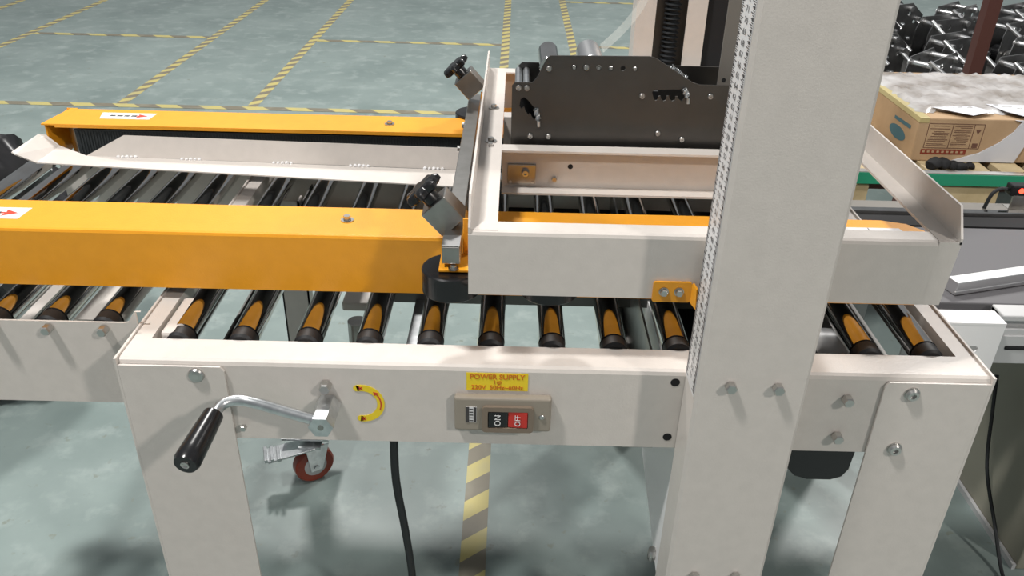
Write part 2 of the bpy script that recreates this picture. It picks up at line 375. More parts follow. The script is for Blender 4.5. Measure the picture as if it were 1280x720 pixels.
# crank
b=bm_(); hx,hz=-.2129,.5837; lathe(b,Vector((hx,.798,hz)),Matrix.Rotation(R(90),3,'X'),[(.0150,0),(.0150,.044),(.0145,.046)],6); cyl(b,(hx,.81,hz),(hx,.79,hz),.008,16)
cr=obj('crank_hub',b,M_zinc,S)
b=bm_(); lathe(b,Vector((hx,.7525,hz)),Matrix.Rotation(R(90),3,'X'),[(.0036,0),(.0036,.0012),(.002,.0012)],12); obj('hub_screw',b,M_inner,cr)
b=bm_(); P=smooth_path([(-.215,.764,.5835),(-.245,.765,.5925),(-.285,.766,.6055),(-.306,.766,.6100),(-.320,.761,.6105),(-.3265,.752,.6085),(-.3285,.738,.606),(-.330,.725,.603)],6); tube(b,P,.0066,14); obj('crank_arm',b,M_zinc,cr)
b=bm_(); g0=Vector((-.3290,.744,.6075)); g1=Vector((-.3375,.670,.5970)); d=(g1-g0); Lg=d.length
lathe(b,g0,d.to_track_quat('Z','Y').to_matrix(),[(.009,0),(.0115,.002),(.0130,Lg*.35),(.0142,Lg*.75),(.0146,Lg*.93),(.0125,Lg)],32); obj('crank_grip',b,M_black,cr)
b=bm_(); lathe(b,g1-d.normalized()*.001,d.to_track_quat('Z','Y').to_matrix(),[(.0048,0),(.0048,.0022),(.0036,.0025),(.0022,.0012)],16); obj('grip_screw',b,M_bolt,cr)
# columns
CX0,CX1=.2095,.3320
def column(yo,yi,name,z1=1.62,z0=0.0):
    s=1 if yi>yo else -1; t=.003; lip=.034; b=bm_()
    p=[(CX0,yi),(CX0,yo+s*.004),(CX0+.004,yo),(CX1-.004,yo),(CX1,yo+s*.004),(CX1,yi),(CX1-lip,yi),(CX1-lip,yi-s*t),(CX1-t,yi-s*t),(CX1-t,yo+s*t),(CX0+t,yo+s*t),(CX0+t,yi-s*t),(CX0+lip,yi-s*t),(CX0+lip,yi)]
    plate(b,p,[],'z',z0,z1); return obj(name,b,M_white,S)
nc=column(.745,.7985,'front_column'); fc_=column(1.545,1.4905,'rear_column')
for x,z in ((.2459,.6617),(.298,.661),(.2450,.3650),(.2970,.3660)): hexbolt(nc,x,.745,z,.0066,.008)
# ruler
b=bm_(); box(b,CX0-.0008,CX0-.0001,.7505,.7975,.64,1.25); ru=obj('ruler_scale',b,M_paper,nc,label='white adhesive measuring scale')
b=bm_()
for k in range(0,600):
    z=.645+k*.001
    L=.011 if k%10==0 else .0085 if k%5==0 else .0055
    if k%2 and k%5: continue
    h=.00032
    box(b,CX0-.0011,CX0-.0008,.7508,.7508+L,z-h,z+h); box(b,CX0-.0011,CX0-.0008,.7972-L,.7972,z-h,z+h)
obj('scale_ticks',b,M_ink,ru,kind='stuff')
Lrot=Matrix.Rotation(R(-90),4,'Z')@FR
# numbers joined as one part
bN=bmesh.new()
for k in range(1,60):
    cu=bpy.data.curves.new('t','FONT'); cu.body=str(k+30); cu.size=.0100; cu.align_x='CENTER'; cu.align_y='CENTER'
    t=bpy.data.objects.new('t',cu); C.objects.link(t); bpy.context.view_layer.update()
    me=bpy.data.meshes.new_from_object(t.evaluated_get(bpy.context.evaluated_depsgraph_get())); bpy.data.objects.remove(t); bpy.data.curves.remove(cu)
    me.transform(Matrix.Translation((CX0-.0012,.774,.645+k*.01))@Lrot@Matrix.Diagonal((1.25,.8,1,1))); bN.from_mesh(me); bpy.data.meshes.remove(me)
obj('scale_numbers',bN,M_ink,ru,kind='stuff',fix=False)
# rear column inside: screw with bellows, guides
b=bm_(); box(b,CX0+.006,CX1-.006,1.520,1.524,0,1.6); obj('inner_channel',b,M_grey_pl,fc_)
b=bm_(); prof=[(.006,0)]
z=.60; pr=[(.008,0)]; k=0
while z+k*.008<1.6: pr+= [(.0095,k*.008+.001),(.0150,k*.008+.004),(.0095,k*.008+.0075)]; k+=1
lathe(b,Vector((.2745,1.503,.60)),Matrix.Identity(3),pr,20); obj('screw_bellows',b,M_rubber,fc_)
b=bm_(); pr=[(.008,0)]; k=0
while .6+k*.008<1.6: pr+= [(.0095,k*.008+.001),(.0150,k*.008+.004),(.0095,k*.008+.0075)]; k+=1
lathe(b,Vector((.2745,.776,.70)),Matrix.Identity(3),pr[:320],16); obj('screw_bellows',b,M_rubber,nc)
b=bm_(); box(b,CX1+.001,CX1+.045,1.50,1.54,.3,1.6,.002); obj('cable_duct',b,M_void,fc_)
# lower brace plate between columns, wrapped white
b=bm_(); plate(b,[(.80,.29),(1.02,.352),(1.49,.47),(1.49,.56),(.80,.56)],[],'x',.2130,.2165); br=obj('side_cover',b,M_bwhite,S)
b=bm_(); tube(b,[(.2085,.83,.30),(.2085,.83,.318)],.006,8); cyl(b,(.214,.83,.309),(.203,.83,.309),.005,6); obj('bolt',b,M_bolt,br)
# black rounded guard under the front rail
b=bm_(); plate(b,[(.352,.53),(.437,.53),(.4345,.492),(.428,.480),(.415,.4745),(.385,.4745),(.368,.480),(.357,.492),(.3535,.505)],[],'y',.806,.822); gd=obj('lower_guard',b,M_black,S,label='black rounded guard under the rail')
# inner structure seen between the rollers
b=bm_(); box(b,-.4225,-.3985,.8485,.935,.612,.6465,.004); obj('stop_block',b,M_white,S)
b=bm_(); box(b,-.372,-.340,.83,1.44,.585,.592); box(b,-.372,-.3695,.83,1.44,.575,.597); box(b,-.3425,-.340,.83,1.44,.575,.597); obj('cable_tray',b,M_plate,S)
b=bm_(); box(b,-.142,-.115,.83,1.44,.55,.553); 
plate(b,[(.83,.50),(1.44,.50),(1.44,.60),(.83,.60)],[rrect(.89,.925,.557,.570,.005)],'x',-.116,-.113); obj('drive_bracket',b,M_zinc,S)
b=bm_(); box(b,.150,.188,.83,1.44,.500,.503); box(b,.186,.189,.83,1.44,.500,.60); obj('tray_panel',b,M_brush,S)
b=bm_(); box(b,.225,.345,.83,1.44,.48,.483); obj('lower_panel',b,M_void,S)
b=bm_(); box(b,.400,.56,.83,1.44,.52,.523); obj('lower_panel',b,M_plate,S)
b=bm_(); cyl(b,(.40,1.0,.54),(.48,1.0,.54),.035,24); obj('motor',b,M_lgrey,S)
# bottom taping unit
b=bm_(); 
for y in (1.10,1.19): plate(b,[(-.235,.548),(.30,.548),(.30,.60),(.22,.612),(-.16,.612),(-.235,.58)],[circ(.1,.58,.01),circ(-.1,.58,.012)],'y',y,y+.003)
bt=obj('bottom_tape_unit',b,M_plate,S)
b=bm_(); cyl(b,(-.195,1.105,.58),(-.195,1.19,.58),.02,20); cyl(b,(.02,1.105,.57),(.02,1.19,.57),.017,20); obj('tape_roller',b,M_brush,bt)
b=bm_(); box(b,-.03,.44,1.13,1.44,.556,.560); box(b,-.235,-.06,1.15,1.44,.54,.544); obj('dark_sheet',b,M_void,bt)  # matte black sheets added to keep the gaps around the tape unit dark
b=bm_(); cyl(b,(-.205,.96,.52),(-.205,.96,.60),.013,18); box(b,-.235,-.178,.935,.99,.515,.52); box(b,-.235,-.205,.96,1.09,.505,.51)
su=obj('spring_support',b,M_brush,S)
b=bm_(); P=[(-.203+.011*math.cos(t*.7),.915+.011*math.sin(t*.7),.455+t*.00075) for t in range(80)]; tube(b,P,.0032,6); obj('spring',b,M_rubber,su)
b=bm_(); box(b,-.30,-.19,.96,1.08,.42,.425); obj('lower_panel',b,M_lgrey,S)
# white pad bits between rollers at the back
b=bm_(); box(b,-.368,-.345,1.06,1.20,.615,.635,.005); obj('guide_pad',b,M_white,S)
b=bm_(); box(b,-.245,-.19,1.05,1.12,.56,.575,.003); obj('guide_pad',b,M_white,S)
b=bm_(); plate(b,rrect(.165,.245,-.006,.006,.0058),[rrect(.170,.240,-.0028,.0028,.0027)],'y',0,.003)
bmesh.ops.rotate(b,verts=b.verts,matrix=Matrix.Rotation(R(18),3,'Y'),cent=(.205,0,0)); bmesh.ops.rotate(b,verts=b.verts,matrix=Matrix.Rotation(R(-55),3,'X'),cent=(.205,0,0)); bmesh.ops.translate(b,verts=b.verts,vec=(-.005,1.045,.652))
sl=obj('slotted_link',b,M_grey_pl,S)
for x,y in ((.188,1.05),(.208,1.047)): topbolt(sl,x,y,.652,.003,.004,w=.0035)
# ================================================================ infeed roller table
I=thing('infeed_roller_table','white sided roller table extension at the left edge with three side bolts','roller table',(-.68,1.15,.50))
def side(y,t,name,xl=-.90):
    b=bm_(); plate(b,[(xl,.521),(X0-.004,.521),(X0-.004,.661),(-.452,.661),(-.460,.6605),(-.470,.6455),(-.476,.6445),(xl,.6445)],[],'y',y,y+t); return obj(name,b,M_white,I)
sp=side(.8712,.0028,'side_plate'); side(1.452,.0028,'side_plate',-.84)
IR=[x*1.022 for x in (-.495,-.564,-.632,-.700,-.769,-.837)]
r=roller(I,IR[0],.8775,1.448)
for x in IR[1:]: copyp(r,(x,WL[r].y,WL[r].z))
for x in IR[:4]: hexbolt(sp,x*.978-.0055,.8712,.6365,.0062,.012)
b=bm_(); box(b,-.90,-.465,.95,.98,.53,.55); box(b,-.90,-.465,1.33,1.36,.53,.55); obj('cross_bar',b,M_lgrey,I)
b=bm_(); box(b,-.78,-.72,1.0,1.3,.52,.524); box(b,-.66,-.60,1.02,1.3,.55,.554); obj('under_plate',b,M_white,I)
for x in (-.665,-.60): 
    b=bm_(); box(b,x,x+.022,1.12,1.2,.60,.615,.003); obj('guide_pad',b,M_white,I)
# guide plate
G=None; b=bm_()
def quad(b,pts,t=.002,n=None):
    P=[Vector(p) for p in pts]; n=(P[1]-P[0]).cross(P[2]-P[0]).normalized()*t
    A=[b.verts.new(p) for p in P]; B=[b.verts.new(p-n) for p in P]
    b.faces.new(A); b.faces.new(B[::-1]); k=len(P)
    for i in range(k): b.faces.new((A[i],A[(i+1)%k],B[(i+1)%k],B[i]))
zg=.705
G=thing('guide_plate','long white bent sheet metal guide lying in front of the far yellow cover','guide',(-.4,1.22,.70))
quad(b,[(-.757,1.245,zg),(-.02,1.182,zg),(-.02,1.253,zg),(-.10,1.255,zg),(-.6927,1.280,zg),(-.7564,1.3228,zg)]); obj('base_or_lit_strip',b,M_white,G)
b=bm_(); quad(b,[(-.757,1.245,zg),(-.7564,1.3228,zg),(-.776,1.324,zg+.018),(-.785,1.318,zg+.021),(-.7830,1.232,zg+.022),(-.7736,1.226,zg+.020)]); obj('end_flap',b,M_white,G)
b=bm_(); quad(b,[(-.6927,1.280,zg),(-.02,1.253,zg),(-.02,1.262,zg+.034),(-.628,1.286,zg+.034)]); up=obj('upright_flange',b,M_white,G)
for x in (-.625,-.52,-.37,-.245,-.125):
    b=bm_(); y=1.280-(x+.69)*.040
    for k in range(5):
        bmesh.ops.create_icosphere(b,subdivisions=1,radius=.0028+.0012*random.random(),matrix=Matrix.Translation((x-.014+k*.007,y-.002,zg+.001)))
    obj('weld_bead',b,M_bwhite,up)
# ================================================================ yellow side belt units
ZB,ZC=.658,.739
def belt_unit(yo,yi,x0,x1,label,name='belt_drive_unit',ZB=.658):
    T=thing(name,label,'belt drive',((x0+x1)/2,(yo+yi)/2,ZB)); s=1 if yi>yo else -1; t=.0025
    b=bm_(); lo,hi=min(yo,yi),max(yo,yi)
    prof=[(yo,ZB),(yo,ZC-.0045),(yo+s*.0015,ZC-.0012),(yo+s*.0045,ZC),(yi,ZC),(yi,ZC-.006),(yi-s*t,ZC-.006),(yi-s*t,ZC-t),(yo+s*t,ZC-t),(yo+s*t,ZB+t),(yo+s*.005,ZB+t),(yo+s*.005,ZB)]
    plate(b,prof,[],'x',x0+.022,x1-.05)
    # rounded tip caps: top + bottom corner fillets
    tip=[(x1-.0501,lo),(x1-.02,lo),(x1-.006,lo+.012),(x1,lo+.03),(x1-.004,hi-.03),(x1-.02,hi-.010),(x1-.0501,hi)]
    plate(b,tip,[],'z',ZC-t,ZC)
    if s>0: e=[(x1-.05,lo),(x1-.02,lo),(x1-.006,lo+.012),(x1,lo+.03)]
    else: e=[(x1-.05,hi),(x1-.02,hi-.01),(x1-.004,hi-.03),(x1,lo+.03)]
    ee=e+[(p[0]-.002,p[1]+s*.002) for p in e[::-1]]; plate(b,ee,[],'z',ZB,ZC)
    tl=[(x0+.0221,lo),(x0+.0221,hi),(x0+(.010 if s<0 else 0),hi),(x0+(0 if s<0 else .01),lo)]
    plate(b,tl,[],'z',ZC-t,ZC)
    box(b,x0+.003,x0+.0055,lo+.004,hi,ZB,ZC-t) if s<0 else box(b,x0,x0+.0025,lo,hi-.004,ZB,ZC-t)
    if s<0: box(b,x0+.003,x0+.0221,hi-t,hi,ZB,ZC)
    obj('cover',b,M_yellow,T)
    b=bm_(); box(b,x0+.0221,x1-.025,min(yo+s*.0035,yi),max(yo+s*.0035,yi),ZB+.0006,ZB+.004); obj('dark_underside',b,M_cap,T)  # black sheet added so the rollers mirror a dark underside
    # toothed belt loop and pulleys
    yc=yi-s*.020; b=bm_(); ybf=yi-s*.006; n=int((x1-x0-.12)/.0048)
    box(b,x0+.05,x1-.06,min(ybf,ybf-s*.004),max(ybf,ybf-s*.004),ZB+.008,ZC-.010); box(b,x0+.05,x1-.06,min(yo+s*.015,yo+s*.018),max(yo+s*.015,yo+s*.018),ZB+.008,ZC-.010)
    bl=obj('belt',b,M_belt,T)
    b=bm_()
    for k in range(n):
        x=x0+.055+k*.0048; box(b,x,x+.0022,ybf-.0012 if s<0 else ybf-.0002,ybf+.0002 if s<0 else ybf+.0012,ZB+.009,ZC-.013)
    obj('belt_ribs',b,M_belt,bl,kind='stuff')
    for x in (x0+.055,x1-.065):
        b=bm_(); cyl(b,(x,(yo+yi)/2,ZB+.006),(x,(yo+yi)/2,ZC-.008),.030,28); obj('pulley',b,M_brush,T)
    return T
BN=belt_unit(.938,1.023,-.785,.548,'near yellow belt cover running across the whole front of the machine')
BF=belt_unit(1.420,1.333,-.785,.548,'far yellow belt cover with black ribbed belt facing the rollers',ZB=.671)
def sticker(T,x0,x1,y0,y1,full=True):
    b=bm_(); z=ZC+.0001; plate(b,[(x0+.008,y0),(x1,y0),(x1+.002,y1),(x0,y1)],[],'z',z,z+.0003); s_=obj('arrow_sticker',b,M_paper,T)
    b=bm_(); ym=(y0+y1)/2; z+=.0003
    for k in range(4): box(b,x0+.020+k*.012,x0+.029+k*.012,ym-.0032,ym+.0032,z,z+.0002)
    obj('printed_dashes',b,M_ink,s_)
    b=bm_(); plate(b,[(x1-.030,ym-.002),(x1-.024,ym-.002),(x1-.026,ym-.0095),(x1-.008,ym),(x1-.026,ym+.0095),(x1-.024,ym+.002),(x1-.030,ym+.002)],[],'z',z,z+.0002); obj('printed_arrow',b,M_redink,s_)
sticker(BF,-.710,-.618,1.366,1.398); sticker(BN,-.725,-.630,.964,.998)
topbolt(BN,-.212,.983,ZC,.0048,.007,w=.0085); topbolt(BF,-.210,1.372,ZC,.0045,.006,w=.0085)
# white label on the rounded tip of the near cover
b=bm_(); z=ZC+.0001; plate(b,[(.35,.950),(.505,.950),(.522,.966),(.512,.998),(.35,.998)],[],'z',z,z+.0003); tl=obj('warning_label',b,M_paper,BN)
b=bm_(); z+=.0003
P=[(.440+.012*math.cos(k*.4),.976+.010*math.sin(k*.4),z) for k in range(10)]; tube(b,P,.0006,4); box(b,.470,.471,.951,.997,z,z+.0002)
for k in range(3):
    for j in range(2): box(b,.476+k*.009,.482+k*.009,.976+j*.009,.9775+j*.009,z,z+.0002); box(b,.478+k*.009,.4795+k*.009,.974,.988,z,z+.0002)
obj('printed_symbols',b,M_ink,tl)
# ================================================================ head frame (white, rides on the columns)
Hd=thing('head_frame','white rectangular head frame carried by the columns above the belts','frame',(.22,1.145,.733))
ZH0,ZH1=.7325,.8110; HX0,HX1,HY0,HY1=-.0454,.4885,.81,1.48
b=bm_(); t=.003
prof=[(HY0,ZH0),(HY0,ZH1-.005),(HY0+.0015,ZH1-.0015),(HY0+.005,ZH1),(HY0+.026,ZH1),(HY0+.026,ZH1-t),(HY0+t,ZH1-t),(HY0+t,ZH0+t),(HY0+.02,ZH0+t),(HY0+.02,ZH0)]
plate(b,prof,[],'x',HX0+.0,HX1-.024); plate(b,[(HX1-.0241,ZH0),(HX1-.004,ZH0),(HX1,ZH1),(HX1-.0241,ZH1)],[],'y',HY0,HY0+t)
hf=obj('front_beam',b,M_white,Hd)
b=bm_(); prof=[(HY1,ZH0),(HY1,ZH1),(HY1-.026,ZH1),(HY1-.026,ZH1-t),(HY1-t,ZH1-t),(HY1-t,ZH0)]; plate(b,prof,[],'x',HX0,HX1); obj('rear_beam',b,M_white,Hd)
for (xo,s,nm) in ((HX0,1,'left_plate'),(HX1,-1,'right_plate')):
    b=bm_(); fl=.0315 if s>0 else .0235
    # upright flange with chamfered ends (standing above the beam)
    plate(b,[(HY0,ZH1-.003),(HY1,ZH1-.003),(HY1,ZH1+.012),(HY1-.02,ZH1+.035),(HY0+.020,ZH1+.035),(HY0,ZH1+.004)],[],'x',xo,xo+s*.0026)
    x_a,x_b=sorted((xo+s*.0026,xo+s*fl)); box(b,x_a,x_b,HY0+.004,HY1,ZH1-.003,ZH1+.0002)
    pass
    p=obj(nm,b,M_white,Hd)
    if s>0:
        for y in (1.095,1.245): topbolt(p,xo+.016,y,ZH1+.0002,.0042,.006,w=.0082)
        b=bm_(); box(b,xo+.0130,xo+.019,1.075,1.082,ZH1+.0002,ZH1+.004); obj('stud',b,M_bolt,p)
# middle beams (channels opening to the camera)
def midbeam(y,nm,s):
    b=bm_(); d=.024
    prof=[(y,ZH1),(y,ZH1-t),(y+s*(d-t),ZH1-t),(y+s*(d-t),.7515),(y-s*.003,.7515),(y-s*.003,.7485),(y+s*d,.7485),(y+s*d,ZH1)]
    plate(b,prof,[],'x',HX0+.032,HX1-.024); return obj(nm,b,M_white,Hd)
mb=midbeam(1.062,'middle_beam',1); midbeam(1.228,'middle_beam',-1)
yb_=1.083
b=bm_(); box(b,-.0055,.0335,yb_-.0045,yb_,.7560,.7850,.001); sb=obj('steel_block',b,M_brush,mb)
hexbolt(mb,.019,yb_-.0045,.7740,.0055,.007,socket=True)
for x in (-.0015,.0295): hexbolt(mb,x,yb_-.0045,.7590,.0022,.001,'screw',socket=True)
hexbolt(mb,.0595,yb_,.7640,.0038,.006)
b=bm_(); cyl(b,(.081,yb_-.0004,.782),(.081,yb_+.001,.782),.0036,16); obj('bolt_hole',b,M_void,mb)
# yellow bolted angle on the front beam
b=bm_(); plate(b,rrect(.1605,.2035,.7300,.7555,.003),[],'y',HY0-.0032,HY0-.0004); 
quad(b,[(.2035,HY0-.003,.7545),(.2035,HY0-.003,.7300),(.2085,HY0-.012,.7260),(.2075,HY0-.009,.7500)],.0025); ya=obj('yellow_angle',b,M_yellow,Hd)
for x in (.1725,.1895): hexbolt(ya,x,HY0-.0035,.7440,.0045,.005,washer=.0055)
# press rollers, bar, clamps
Pz=thing('press_roller_bar','square steel bar with clamp blocks and black star knobs beside the white head frame','guide bar',(-.067,1.14,.715))
b=bm_(); box(b,-.0772,-.0563,.8404,1.44,.7540,.7750,.0012); bar=obj('square_bar',b,M_brush,Pz)
def bracket(y0,y1):
    b=bm_(); box(b,-.081,.005,y0,y1,.7455,.7490,.001); yy=y0+.040 if y0<1 else y0
    box(b,-.055,-.047,yy,yy+.003,.749,.7950,.001) ; return obj('yellow_bracket',b,M_yellow,Pz)
bk=bracket(.836,.900); bracket(1.385,1.45)
topbolt(bk,-.0640,.8385,.7490,.0035,.0045,w=.006)
def press(x,y,sub=True):
    b=bm_(); cyl(b,(x,y,.7135),(x,y,.7440),.0345,48,bev=.0015); p=obj('press_roller',b,M_black,Pz)
    b=bm_(); cyl(b,(x,y,.7440),(x,y,.7468),.010,16); obj('roller_spindle',b,M_bolt,p)
press(-.0675,.8535); press(.0475,.8535); press(-.0675,1.437)
def clamp(y,zc,xc=-.0765,hb=.0182):
    rot=Matrix.Rotation(R(-42),3,'Y'); c=Vector((xc,y,zc))
    b=bm_(); box(b,c.x-hb,c.x+hb,c.y-.0170,c.y+.0170,c.z-hb,c.z+hb,.0012,rot=rot); p=obj('clamp_block',b,M_brush,Pz)
    up=rot@Vector((0,0,1)); a=c+up*hb; q=up.to_track_quat('Z','Y').to_matrix()
    b=bm_(); lathe(b,a,q,[(.0105,0),(.0105,.010),(.0095,.016)],18); n=70; z0_=.0125
    ring=[]
    for zz,sc in ((z0_,.80),(z0_+.0025,1),(z0_+.0085,1),(z0_+.0115,.86),(z0_+.0125,.55)):
        ring.append([b.verts.new(a+q@Vector(((.0222+.0034*math.cos(7*2*PI*k/n))*sc*math.cos(2*PI*k/n),(.0222+.0034*math.cos(7*2*PI*k/n))*sc*math.sin(2*PI*k/n),zz))) for k in range(n)])
    for i in range(4):
        for k in range(n): fc=b.faces.new((ring[i][k],ring[i][(k+1)%n],ring[i+1][(k+1)%n],ring[i+1][k])); fc.smooth=True
    b.faces.new(ring[0][::-1]); b.faces.new(ring[-1]); obj('star_knob',b,M_black,p)
    return p
clamp(.905,.7905,-.0790); clamp(1.400,.8060,-.0740)
b=bm_(); box(b,-.0773,-.0562,.8425,.8700,.7752,.7765,.0005); obj('bar_end_pad',b,M_alum,bar)
for y in (1.19,1.30): 
    b=bm_(); cyl(b,(-.0772,y,.765),(-.082,y,.765),.0045,12); obj('bolt',b,M_bolt,bar)
b=bm_(); box(b,-.0520,-.0490,1.0,1.33,.792,.800); obj('slot_strip',b,M_brush,bar)
# ================================================================ top tape head
T=thing('tape_head','dark steel tape dispensing head cartridge standing between the head frame middle beams','tape head',(.15,1.145,.76))
def headplate(y,nm):
    b=bm_()
    out=[(-.002,.745),(-.002,.8880),(.002,.8925),(.0255,.8930),(.031,.9000),(.0440,.9265),(.048,.9290),(.178,.9310),(.186,.9290),(.238,.8980),(.248,.8950),(.32,.8950),(.32,.745)]
    holes=[circ(x,.9145,.0034) for x in (.0795,.0955,.1120,.1280,.1440,.1600)]
    zz=[(0.0098,0.8699),(0.0144,0.8729),(0.0199,0.869),(0.0293,0.8582),(0.0326,0.8453),(0.0291,0.8422),(0.0265,0.8452),(0.0234,0.8507),(0.0205,0.8487),(0.0167,0.8542),(0.0148,0.8597),(0.0113,0.8567),(0.0086,0.8603)]
    comb=[(0.1855,0.884),(0.1887,0.887),(0.2278,0.8887),(0.23,0.8851),(0.2293,0.876),(0.2262,0.8723),(0.2223,0.8751),(0.2208,0.8787),(0.2175,0.8786),(0.2171,0.8735),(0.2137,0.872),(0.2105,0.8748),(0.2085,0.8791),(0.2057,0.8791),(0.2053,0.8732),(0.2022,0.8717),(0.199,0.8745),(0.1971,0.8789),(0.1943,0.8781),(0.1938,0.873),(0.191,0.8722),(0.188,0.8768)]
    if y>1.15: out=[(.006,.745),(.006,.891),(.012,.8965),(.32,.8965),(.32,.745)]; holes=[]
    else: holes+=[zz,comb]
    plate(b,out,holes,'y',y,y+.0025); return obj(nm,b,M_plate,T)
tp=headplate(1.100,'near_side_plate'); headplate(1.190,'far_side_plate')
b=bm_(); box(b,-.0,.2,1.135,1.14,.75,.875); obj('inner_mechanism',b,M_void,T)
for x,z in ((.0465,.9120),(.0955,.9145),(.007,.8855),(.018,.8855),(.1725,.8785),(.2640,.8800),(.0245,.8190),(.0495,.8190),(.1990,.8270),(.2330,.8190)): hexbolt(tp,x,1.100,z,.0040,.0035,'screw',socket=True)
for x in (.0795,.1120,.1280,.1600):
    hexbolt(tp,x,1.104,.9135,.0028,.003,'hole_screw',socket=True)
for x,z,r_,m_ in ((.0475,.9130,.0140,M_chrome),(.1040,.9140,.0170,M_alum),(.007,.8855,.0050,M_zinc),(.018,.8855,.0050,M_zinc)):
    b=bm_(); cyl(b,(x,1.1026,z),(x,1.189,z),r_,28,bev=.001); obj('tape_roller',b,m_,T)
def hook(p,q_):
    b=bm_(); p,q_=Vector(p),Vector(q_); d=q_-p; n=46; s=d.cross(Vector((0,1,0))).normalized()
    P=[p+d*(k/n)+.0032*(math.cos(k*1.5)*s+math.sin(k*1.5)*Vector((0,1,0))) for k in range(n)]; tube(b,P,.0009,5)
    cyl(b,q_+Vector((0,-.004,0)),q_+Vector((.0005,-.004,-.008)),.0024,10); obj('hook_spring',b,M_zinc,T)
hook((.0305,1.096,.858),(.0350,1.096,.843)); hook((.2270,1.095,.8900),(.2330,1.095,.8800)); hook((.2150,1.14,.9080),(.2350,1.12,.8960))
# grey support plate hanging beside the front column
b=bm_(); box(b,.2835,.42,1.150,1.1535,.86,1.6); sp_=obj('support_panel',b,M_grey_pl,Hd)
b=bm_(); cyl(b,(.2915,1.1495,.8890),(.2915,1.1505,.8890),.0028,12); obj('bolt_hole',b,M_void,sp_)
# clear adhesive tape web
b=bm_(); pts=[(.1185,.9290),(.150,.962),(.175,1.005),(.205,1.10),(.26,1.30)]
P=smooth_path([(p[0],0,p[1]) for p in pts],6); pr=[(q.x,q.z) for q in P]
vv=[[b.verts.new((x,y,z)) for y in (1.122,1.170)] for x,z in pr]
for i in range(len(vv)-1): b.faces.new((vv[i][0],vv[i][1],vv[i+1][1],vv[i+1][0])).smooth=True
obj('packing_tape',b,M_film,cat='tape',label='strip of clear adhesive tape rising from the dark steel tape head',fix=False)
# ================================================================ power cable
b=bm_(); tube(b,smooth_path([(-.146,.86,.56),(-.148,.865,.50),(-.150,.87,.40),(-.142,.875,.30),(-.137,.885,.2),(-.138,.90,.1),(-.125,.93,.012),(-.05,1.0,.006),(.15,1.05,.006)],8),.0058,12)
obj('power_cable',b,M_rubber,cat='cable',label='black power cable hanging from the front rail left of the power switch')
# ================================================================ outfeed side: grey belt conveyor
O=thing('grey_belt_conveyor','conveyor with grey belt, chrome rail and white slotted side at the right edge','conveyor',(1.1,1.28,0))
zo=.56
b=bm_(); box(b,.60,1.8,1.125,1.405,zo-.02,zo-.004,.002); obj('grey_belt',b,M_grey,O)
b=bm_(); box(b,.60,1.8,1.407,1.455,zo-.06,zo-.002); obj('belt_gap',b,M_void,O)
b=bm_(); box(b,.60,1.8,1.455,1.47,zo-.05,zo+.006,.002); obj('chrome_rail',b,M_chrome,O)
b=bm_(); box(b,.60,1.8,1.471,1.52,zo-.06,zo-.002,.001); obj('rear_rail',b,M_grey_pl,O)
b=bm_(); plate(b,[(.645,.475),(.742,.475),(.742,zo),(.645,zo)],[rrect(.682,.712,.508,.520,.0058)],'y',1.057,1.060); box(b,.645,.742,1.0565,1.094,zo-.0025,zo+.0008); box(b,.645,.648,1.057,1.094,.475,zo); cv=obj('side_cover',b,M_bwhite,O)
b=bm_(); cyl(b,(.690,1.09,.514),(.716,1.09,.514),.009,12); obj('adjuster_screw',b,M_lgrey,O)
b=bm_(); box(b,.62,.75,1.095,1.1,.46,zo-.01); box(b,.752,1.8,1.084,1.12,zo-.012,zo-.002,.002); box(b,.752,1.8,1.084,1.120,zo-.037,zo-.026,.001);  box(b,.752,1.8,1.080,1.090,.475,zo-.036); box(b,.752,1.8,1.096,1.118,.475,zo-.005); obj('side_profile',b,M_lgrey,O)
b=bm_(); box(b,.768,.85,1.078,1.081,.500,.507,.002); obj('side_slot',b,M_void,O)
b=bm_(); box(b,.956,1.8,1.10,1.46,0,.47,.003); cab=obj('cabinet_side',b,M_olive,O)
b=bm_(); box(b,.948,.955,1.10,1.46,0,.012); obj('base_or_lit_strip',b,M_lgrey,cab)  # pale strip put in as the lit floor along the cabinet
for x in (.66,):
    b=bm_(); box(b,x,x+.04,1.40,1.44,0,.5); obj('conveyor_leg',b,M_lgrey,O)
# loose aluminium profile
b=bm_(); rt=Matrix.Rotation(R(17),3,'Z'); box(b,.695,1.005,1.190,1.214,zo-.003,zo+.019,.001,rot=rt)
box(b,.695,1.005,1.188,1.191,zo+.001,zo+.004,rot=rt)
pf=obj('aluminium_profile',b,M_alum,cat='profile',label='loose aluminium profile bar lying askew on the grey belt')
# photo sensor
SN=thing('photo_sensor','small black photoelectric sensor with a glowing red light on a metal bracket','sensor',(.985,1.50,.558))
b=bm_(); box(b,.960,1.003,1.490,1.512,.585,.607,.003); obj('sensor_body',b,M_black,SN)
b=bm_(); cyl(b,(.980,1.4905,.597),(.980,1.4885,.597),.0052,14); obj('red_light',b,M_led,SN)
b=bm_(); box(b,.968,1.002,1.49,1.494,.556,.587); box(b,.968,1.002,1.49,1.515,.556,.5585); obj('bracket',b,M_brush,SN)
b=bm_(); tube(b,smooth_path([(.960,1.50,.596),(.945,1.50,.597),(.930,1.498,.585),(.921,1.494,.555)],6),.0035,8); obj('sensor_cable',b,M_rubber,SN)
